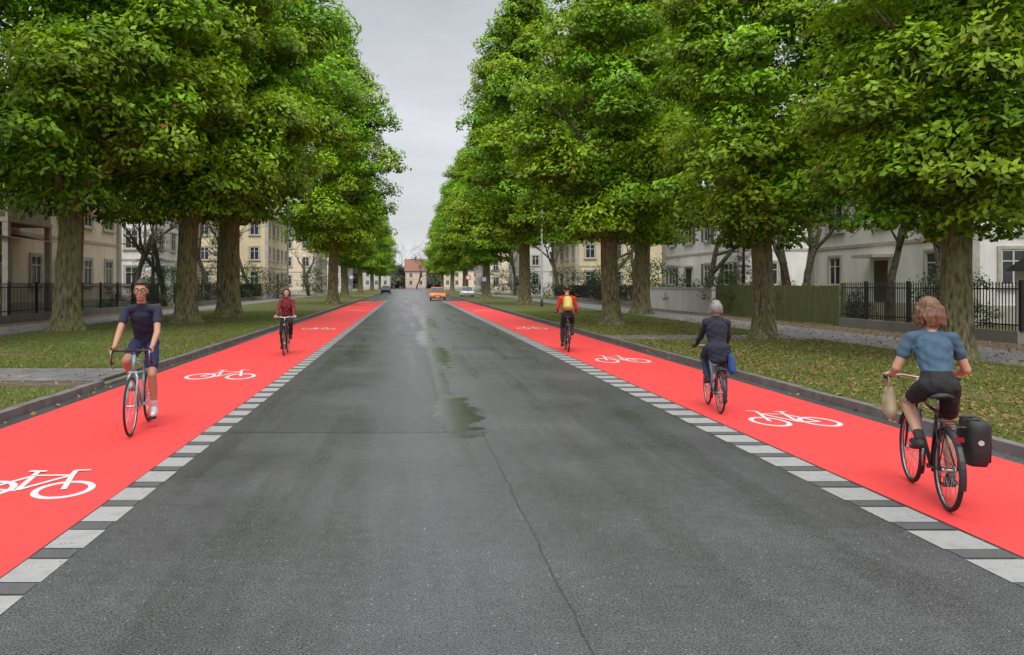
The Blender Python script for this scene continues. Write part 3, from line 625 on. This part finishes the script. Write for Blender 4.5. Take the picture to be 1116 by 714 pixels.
    if pann:
        for (s_,colr,pnm) in pann:
            mPn=M('pannier_'+pnm,colr,.6,ns=5,bs=12,bump=.3,dist=.02); b=MB()
            ya,yb=sorted((s_*.085,s_*.25)); zt=.76;zb=.42
            vs=[];fs=[]
            secs=[(zb,.80),(zb+.03,.92),(zb+.15,.98),(zt-.06,1.0),(zt,.97),(zt+.03,.8)]
            n=16
            for z,k in secs:
                for i in range(n):
                    a=2*math.pi*i/n; cx=abs(math.cos(a))**.45*math.copysign(1,math.cos(a)); cy=abs(math.sin(a))**.45*math.copysign(1,math.sin(a))
                    vs.append((-.50+cx*.16*k,(ya+yb)/2+cy*(yb-ya)/2*k,z))
            for j in range(len(secs)-1):
                for i in range(n): fs.append((j*n+i,j*n+(i+1)%n,(j+1)*n+(i+1)%n,(j+1)*n+i))
            fs+=[tuple(range(n-1,-1,-1)),tuple((len(secs)-1)*n+i for i in range(n))]; b.add(vs,fs,0)
            for xx in(-.58,-.42): b.tube([(xx,s_*.252,.45),(xx,s_*.256,.6),(xx,s_*.254,.75),(xx,s_*.17,.80),(xx,s_*.09,.79)],.012,5,1)
            n=18; b.add([(-.5+.035*math.cos(2*math.pi*i/n),s_*.256,.63+.035*math.sin(2*math.pi*i/n)) for i in range(n)],[tuple(range(n))],2)
            b.add([(-.664,(ya+yb)/2+.022*math.cos(2*math.pi*i/n),.62+.022*math.sin(2*math.pi*i/n)) for i in range(n)],[tuple(range(n))],2)
            b.obj('pannier',[mPn,mBlk,M('pannier_badge',(.45,.45,.45),.4,bump=0)],e_,True)
    return e_,ped

# ------------------------------------------------------------------ riders
def ik(A,B,l1,l2,pole):
    d=B-A; L=min(d.length,l1+l2-.002); dn=d.normalized(); a=(l1*l1-l2*l2+L*L)/(2*L); h=math.sqrt(max(0,l1*l1-a*a)); p=V(pole)-dn*V(pole).dot(dn); p.normalize(); return A+dn*a+p*h
mSkin=M('skin',(.50,.27,.18),.5,ns=6,var=.08,bs=80,bump=.08); mSkinT=M('skin_tan',(.42,.21,.13),.5,ns=6,var=.08,bs=80,bump=.08); mLip=M('lips',(.35,.10,.09),.4,bump=0)
def hairm(n,c): return M(n,c,.45,ns=45,var=.5,bs=110,bump=.5,dist=.004,stretch=(1,1,.1))
def cloth(n,c,r=.85): return M(n,c,r,ns=9,var=.16,bs=350,bump=.25,dist=.002)
def rider(place,ped,st):
    e_=empty('cyclist'); e_.matrix_world=place
    pr=[]
    def C(a,b,ra,rb,lab,k=1.0): pr.append(('c',(V(a),V(b),ra,rb,k),lab))
    def E(c,r,lab,R=None): pr.append(('e',(V(c),r,R or Matrix.Identity(3)),lab))
    L=math.radians(st.get('lean',18)); sp=V((math.sin(L),0,math.cos(L))); H=V((-.20,0,1.035)); f=st.get('fem',0)
    top,bot=st['top'],st['bot']; th=st.get('thick',0)
    fwd=V((math.cos(L),0,-math.sin(L)))
    SH=H+sp*.45
    C(H+V((-.01,0,-.015)),H+sp*.07,.108,.103,'bot' if not st.get('coat') else 'top',1.26 if not f else 1.36)
    C(H+sp*.08,H+sp*.20,.102+th,.099+th,'top',1.26 if f else 1.3); C(H+sp*.20+fwd*.005,H+sp*.36,.105+th,.113+th,'top',1.34); C(H+sp*.34,H+sp*.43,.108+th,.075+th,'top',1.5)
    if f: 
        for s_ in(-1,1): E(H+sp*.30+fwd*.085+V((0,s_*.07,0)),(.055,.06,.06),'top')
    sw=.165 if f else .185
    for s_ in(-1,1):
        C(SH+sp*-.01+V((0,s_*.04,0))+sp*.03,SH+V((0,s_*sw,-.01)),.052+th,.053+th,'top')
    if st.get('coat'):
        for s_ in(-1,1): C(H+V((-.03,s_*.06,.02)),H+V((.13,s_*.13,-.08)),.125,.115,'top')
        C(H+V((-.08,-.05,.02)),H+V((-.12,-.05,-.17)),.10,.07,'top',1.5); C(H+V((-.08,.05,.02)),H+V((-.12,.05,-.17)),.10,.07,'top',1.5)
    hl=math.radians(st.get('hlean',8)); hd=V((math.sin(hl),0,math.cos(hl))); NB=SH+sp*.045; HC=NB+sp*.03+hd*.155+V((.015,0,0))
    C(NB-sp*.03,HC-hd*.07+V((-.012,0,0)),.058,.052,'skin')
    if th: C(NB-sp*.02,NB+sp*.035,.07,.062,'top')
    if st.get('collar') and not th: C(NB-sp*.03,NB+sp*.004,.07,.063,'top')
    R=Matrix.Rotation(st.get('hyaw',0),3,'Z')@Matrix.Rotation(math.radians(st.get('hpitch',0)),3,'Y')
    def hp(x,y,z): return HC+R@V((x,y,z))
    E(hp(-.01,0,.03),(.098,.076,.10),'skin',R); E(hp(.02,0,-.05),(.068,.058,.07),'skin',R); E(hp(.05,0,-.09),(.03,.03,.025),'skin',R); C(hp(.086,0,.018),hp(.108,0,-.020),.008,.013,'skin'); C(hp(.078,-.03,.035),hp(.078,.03,.035),.014,.014,'skin')
    E(hp(.083,0,-.062),(.011,.022,.0065),'lip',R)
    for s_ in(-1,1): E(hp(-.005,s_*.078,-.002),(.02,.009,.032),'skin',R); E(hp(.055,s_*.04,-.02),(.03,.025,.025),'skin',R)
    hs=st.get('hair','short')
    if hs=='helmet':
        E(hp(-.012,0,.062),(.125,.092,.09),'hair',R)
    else:
        E(hp(-.025,0,.055),(.098,.084,.092),'hair',R); E(hp(.03,0,.098),(.055,.06,.035),'hair',R)
        if hs=='short':
            random.seed(4)
            for i in range(26):
                a=random.uniform(0,6.28); q=random.uniform(0,1); E(hp(-.01+math.cos(a)*.075*q,math.sin(a)*.062*q,.142-.045*q*q),(.018,.016,.02),'hair')
        if hs=='bob':
            E(hp(-.045,0,.01),(.095,.094,.115),'hair',R); 
            for s_ in(-1,1): C(hp(-.01,s_*.07,.04),hp(-.02,s_*.078,-.06),.035,.03,'hair')
        if hs=='long':
            random.seed(3)
            E(hp(-.035,0,.04),(.10,.094,.105),'hair',R); E(hp(-.05,0,-.02),(.075,.088,.10),'hair',R)
            for i in range(90):
                a=math.radians(70+220*random.random()); rr=.070+random.uniform(0,.022); dx,dy=math.cos(a)*rr-.02,math.sin(a)*rr*.95
                wv=random.uniform(-.018,.018)
                p0=hp(dx*.55,dy*.55,.105); p1=hp(dx*1.15,dy*1.2+wv*.4,.02+random.uniform(-.02,.02)); p2=hp(dx*1.25,dy*1.35-wv*.6,-.05); p3=hp(dx*1.12+random.uniform(-.02,.02),dy*1.35+wv,-.10-random.uniform(0,.05))
                C(p0,p1,.012,.014,'hair'); C(p1,p2,.014,.013,'hair'); C(p2,p3,.013,.005,'hair')
    for s_ in(-1,1):
        S=SH+V((0,s_*sw,-.01)); 
        if st['bar']=='city': G=V((.315,s_*.275,1.045)); ax=V((.55,-s_*.85,0)).normalized(); fw=V((.85,s_*.5,0)).normalized(); W=G-fw*.07+V((0,0,.035))
        else: G=V((.56,s_*.212,.985)); ax=V((1,0,0)); fw=V((0,s_,-.15)).normalized(); W=G+V((-.085,0,.025))
        A1=.295 if f else .305; A2=.26 if f else .275
        if (W-S).length>A1+A2-.005: A1*=(W-S).length/(A1+A2)+.01; A2=A2*1.0+max(0,(W-S).length-(A1+A2)+.012)
        El=ik(S,W,A1,A2,(-.25,s_*st.get('elb',.35),-1))
        ls=st.get('sleeve','short')
        if ls=='long':
            C(S,El,.058,.048,'top'); C(El,El.lerp(W,.93),.048,.036,'top'); C(El.lerp(W,.9),W,.028,.027,'skin')
        else:
            C(S,El,.045,.039,'skin'); C(S,S.lerp(El,.55),.055,.051,'top'); C(El,El.lerp(W,.4),.040,.036,'skin'); C(El.lerp(W,.4),W,.036,.025,'skin')
        up=V((0,0,1)); gl='glove' if st.get('gloves') else 'skin'
        pc=G+up*.022-(fw*.018 if st['bar']=='city' else V((.012,0,0)))
        C(W,pc,.025,.024,gl); C(pc-ax*.028,pc+ax*.028,.017,.018,gl)
        for i in range(4):
            o=ax*(-.031+.0205*i); ln=(.82,.95,1.0,.92)[i]; rr=.0085 if i else .0075
            p0=G+o+up*.024; p1=G+o+fw*.030*ln+up*.014; p2=G+o+fw*.030*ln-up*.014; p3=G+o+fw*.008-up*.027*ln
            C(p0,p1,rr+.001,rr,gl); C(p1,p2,rr,rr*.95,gl); C(p2,p3,rr*.95,rr*.85,gl)
        t0=pc+ax*.03-fw*.008; t1=G+ax*.05-up*.004-fw*.004; t2=G+ax*.046-up*.022+fw*.012
        C(t0,t1,.012,.0105,gl); C(t1,t2,.0105,.009,gl)
    for s_ in(-1,1):
        hip=H+V((.0,s_*.082,-.02)); pc=ped[s_]; an=pc+V((-.115,0,.105)); 
        l1,l2=.44,.43; d=an-hip
        if d.length>l1+l2-.01: an=hip+d.normalized()*(l1+l2-.012)
        kn=ik(hip,an,l1,l2,(1,s_*.10,.15)); md=kn.lerp(an,.33)+V((-.012,0,0))
        if st.get('pants')=='long':
            C(hip,kn,.094,.066,'bot'); C(kn,md,.066,.064,'bot'); C(md,an.lerp(kn,.06),.064,.048,'bot')
        else:
            C(hip,kn,.082,.055,'skin'); C(kn,md,.053,.055,'skin'); C(md,an,.055,.034,'skin'); hem=st.get('hem',.68); C(hip,hip.lerp(kn,hem),.091,.075,'bot')
            if st.get('sock'): C(an.lerp(kn,st['sock']),an,.043,.038,'sock')
        heel=an+V((-.045,0,-.05)); toe=an+V((.165,s_*.012,-.062)); ball=an+V((.10,s_*.008,-.058))
        C(heel,ball,.037,.041,'shoe'); C(ball,toe,.041,.028,'shoe'); C(an,an+V((.06,0,-.04)),.037,.036,'shoe')
        C(heel+V((-.005,0,-.028)),toe+V((0,0,-.018)),.013,.012,'sole',1.9)
    labs=['skin','top','bot','hair','shoe','sole','sock','lip','glove','accent']
    mb=MB()
    for kd,d,lab in pr:
        if kd=='c': mb.cap(d[0],d[1],d[2],d[3],d[4],12)
        else: mb.ell(d[0],d[1],d[2],0,14,10)
    me0=mb.mesh('tmp'); o=link('tmp',me0); r=o.modifiers.new('r','REMESH'); r.mode='VOXEL'; r.voxel_size=st.get('vox',.007); r.use_smooth_shade=True
    sm=o.modifiers.new('s','SMOOTH'); sm.factor=.5; sm.iterations=3
    dg=bpy.context.evaluated_depsgraph_get(); dg.update(); me=bpy.data.meshes.new_from_object(o.evaluated_get(dg)); bpy.data.objects.remove(o); me.name='body'
    nv=len(me.vertices); co_=np.empty(nv*3,np.float32); me.vertices.foreach_get('co',co_); co_=co_.reshape(-1,3).astype(float)
    nf=len(me.polygons); ce=np.empty(nf*3,np.float32); me.polygons.foreach_get('center',ce); ce=ce.reshape(-1,3).astype(float)
    def classify(Pn):
        best=np.full(len(Pn),9.); lb=np.zeros(len(Pn),int)
        for kd,d,lab in pr:
            if kd=='c':
                a,b_,ra,rb,k=d
                mid=np.array([0,(a.y+b_.y)/2,0]); q=Pn.copy(); q[:,1]=(q[:,1]-mid[1])/k+mid[1]; A=np.array(a);B=np.array(b_)
                if k!=1: A[1]=(A[1]-mid[1])/k+mid[1];B[1]=(B[1]-mid[1])/k+mid[1]
                ab=B-A; t=np.clip(((q-A)@ab)/max(1e-9,ab@ab),0,1); dist=np.linalg.norm(q-A-t[:,None]*ab,axis=1)-(ra+(rb-ra)*t)
            else:
                c,rr,Rm=d; q=(Pn-np.array(c))@np.array(Rm); rr=np.array(rr); k0=np.linalg.norm(q/rr,axis=1); k1=np.linalg.norm(q/rr**2,axis=1)+1e-9; dist=k0*(k0-1)/k1
            mk=dist<best; best[mk]=dist[mk]; lb[mk]=labs.index(lab)
        return lb
    lv=classify(co_); nr=np.empty(nv*3,np.float32); me.vertices.foreach_get('normal',nr); nr=nr.reshape(-1,3)
    amp=np.where((lv==1)|(lv==2),.005,0.)
    fo=np.zeros(nv); rg=np.random.default_rng(int(place.translation.y*10))
    for q in range(7):
        k=rg.normal(size=3)*np.array([26,26,40]); fo+=np.sin(co_@k+rg.uniform(0,6)+1.3*np.sin(co_@rg.normal(size=3)*12))
    co_+=nr*(amp*fo/2.4)[:,None]; me.vertices.foreach_set('co',co_.astype(np.float32).reshape(-1))
    lf=classify(ce); mats={'skin':st.get('skin',mSkin),'top':st['topm'],'bot':st['botm'],'hair':st['hairm'],'shoe':st['shoem'],'sole':st.get('solem',mBlk),'sock':st.get('sockm',mBlk),'lip':mLip,'glove':mBlk,'accent':mBlk}
    me.materials.clear()
    for l_ in labs: me.materials.append(mats[l_])
    me.polygons.foreach_set('material_index',lf.astype(np.int32)); me.polygons.foreach_set('use_smooth',np.ones(nf,bool)); me.update()
    link('body',me,e_)
    b=MB()
    for s_ in(-1,1):
        b.ell(hp(.080,s_*.031,.013),(.011,.013,.009),R,0,10,8); b.ell(hp(.089,s_*.031,.013),(.003,.0055,.0055),R,1,8,6); b.tube([hp(.090,s_*.016,.036),hp(.0915,s_*.034,.042),hp(.082,s_*.05,.036)],[.003,.0045,.002],6,2)
        if st.get('glasses'):
            b.ring(hp(.100,s_*.034,.012),R@V((1,0,0)),.024,.0028,18,6,1); b.tube([hp(.099,s_*.058,.018),hp(.05,s_*.079,.016),hp(0,s_*.082,.012)],.0026,5,1)
    if st.get('glasses'): b.tube([hp(.101,-.010,.016),hp(.104,0,.019),hp(.101,.010,.016)],.0026,5,1)
    b.obj('eyes',[M('eye_white',(.7,.68,.65),.3,bump=0),M('iris_dark',(.02,.015,.01),.2,bump=0),st.get('browm',st['hairm'])],e_,True)
    return e_,dict(SH=SH,H=H,sp=sp,fwd=fwd,HC=HC)
def place(px,py,dx,dy,lx,s):
    l=math.hypot(dx,dy);dx/=l;dy/=l
    return Matrix.Translation((px-dx*lx*s,py-dy*lx*s,.006))@Matrix.Rotation(math.atan2(dy,dx),4,'Z')@Matrix.Scale(s,4)
def bag(e_,name,mat,pts):
    mb=MB()
    for a,b,ra,rb,k in pts: mb.cap(a,b,ra,rb,k,14)
    o=link(name,mb.mesh(name),e_); o.data.materials.append(mat); r=o.modifiers.new('r','REMESH'); r.mode='VOXEL'; r.voxel_size=.009; r.use_smooth_shade=True; s=o.modifiers.new('s','SMOOTH'); s.iterations=5
    return o
# 1
P=place(-3.28,9.43,.115,-1,.60,1.03)
_,pd=bicycle(P,('turquoise',(.25,.42,.45)),'drop',False,False,None,math.radians(-80),light=False,tyrer=.014)
rider(P,pd,dict(lean=27,hlean=2,hpitch=2,hyaw=.06,top='t',bot='b',bar='drop',hair='short',glasses=True,hem=.72,sock=.2,skin=mSkinT,topm=cloth('navy_shirt',(.012,.017,.04)),botm=cloth('navy_shorts',(.014,.02,.08)),hairm=hairm('hair_dark',(.03,.018,.012)),shoem=M('white_shoes',(.55,.6,.62),.5),sockm=cloth('white_sock',(.5,.5,.5)),collar=True,vox=.0065))
# 2
P=place(4.28,6.33,.30,.95,-.44,.94)
_,pd=bicycle(P,('black',(.02,.02,.022)),'city',True,True,[(-1,(.016,.017,.018),'black')],math.radians(100),tyrer=.021)
e_,k=rider(P,pd,dict(lean=27,hlean=14,hpitch=10,top='t',bot='b',bar='city',fem=1,hair='long',hem=.62,sock=.12,skin=mSkin,topm=cloth('blue_tshirt',(.05,.10,.155)),botm=cloth('black_shorts',(.014,.014,.016)),hairm=hairm('hair_auburn',(.15,.065,.032)),shoem=M('dark_shoes',(.03,.03,.03),.6),sockm=cloth('dark_sock',(.03,.03,.03)),vox=.0055,elb=.45))
mTote=cloth('canvas_beige',(.42,.33,.21))
b=bag(e_,'tote_bag',mTote,[((.22,.27,.90),(.20,.27,.74),.06,.085,.62),((.32,.27,.90),(.33,.27,.74),.05,.075,.62),((.24,.27,.80),(.32,.27,.80),.075,.07,.62)])
mb=MB()
for yy in(.245,.295): mb.tube([V((.19,yy,.93)),V((.25,.27,1.02)),V((.29,.275,1.055)),V((.32,.27,1.02)),V((.36,yy,.93))],.006,6)
mb.obj('tote_handles',[mTote],e_,True)
# 3
P=place(4.34,11.1,.17,.98,-.44,.85)
_,pd=bicycle(P,('silver_blue',(.20,.26,.34)),'city',True,True,None,math.radians(80),step=True)
e_,k=rider(P,pd,dict(lean=10,hlean=6,top='t',bot='b',bar='city',fem=1,hair='bob',pants='long',sleeve='long',thick=.018,coat=True,topm=cloth('navy_coat',(.014,.018,.032)),botm=cloth('blue_jeans',(.03,.045,.085)),hairm=hairm('hair_grey',(.24,.23,.215)),shoem=M('black_shoes',(.02,.02,.02),.5),vox=.007,gloves=True))
bag(e_,'shopping_bag',cloth('bag_blue',(.02,.07,.25)),[((-.40,-.17,.92),(-.40,-.19,.72),.06,.09,.7),((-.28,-.17,.92),(-.26,-.19,.74),.05,.08,.7)])
# 4
P=place(4.25,21.2,.12,.99,-.44,.98)
_,pd=bicycle(P,('dark',(.02,.03,.04)),'city',True,True,None,math.radians(-70))
e_,k=rider(P,pd,dict(lean=24,hlean=12,top='t',bot='b',bar='city',hair='helmet',pants='long',sleeve='long',thick=.015,topm=cloth('red_jacket',(.50,.03,.015)),botm=cloth('dark_trousers',(.02,.022,.028)),hairm=M('helmet_dark',(.035,.015,.012),.35,bump=0),shoem=M('brown_shoes',(.05,.03,.02),.5),vox=.009))
B0=k['H']+k['sp']*.10-k['fwd']*.19; B1=k['H']+k['sp']*.36-k['fwd']*.18; bag(e_,'rucksack',cloth('yellow_nylon',(.50,.44,.10),.5),[(B0,B1,.085,.075,1.55),(B0-k['fwd']*.05,B0+k['sp']*.08-k['fwd']*.05,.06,.05,1.6)])
# 5
P=place(-3.13,20.1,.05,-1,.60,.92)
_,pd=bicycle(P,('black',(.02,.02,.022)),'city',True,False,None,math.radians(60))
e_,k=rider(P,pd,dict(lean=10,hlean=4,top='t',bot='b',bar='city',fem=1,hair='bob',pants='long',sleeve='long',thick=.015,topm=cloth('maroon_jacket',(.16,.014,.018)),botm=cloth('black_trousers',(.014,.014,.016)),hairm=hairm('hair_black',(.02,.014,.012)),shoem=M('black_shoes',(.02,.02,.02),.5),vox=.009))
print('objects',len(bpy.data.objects))
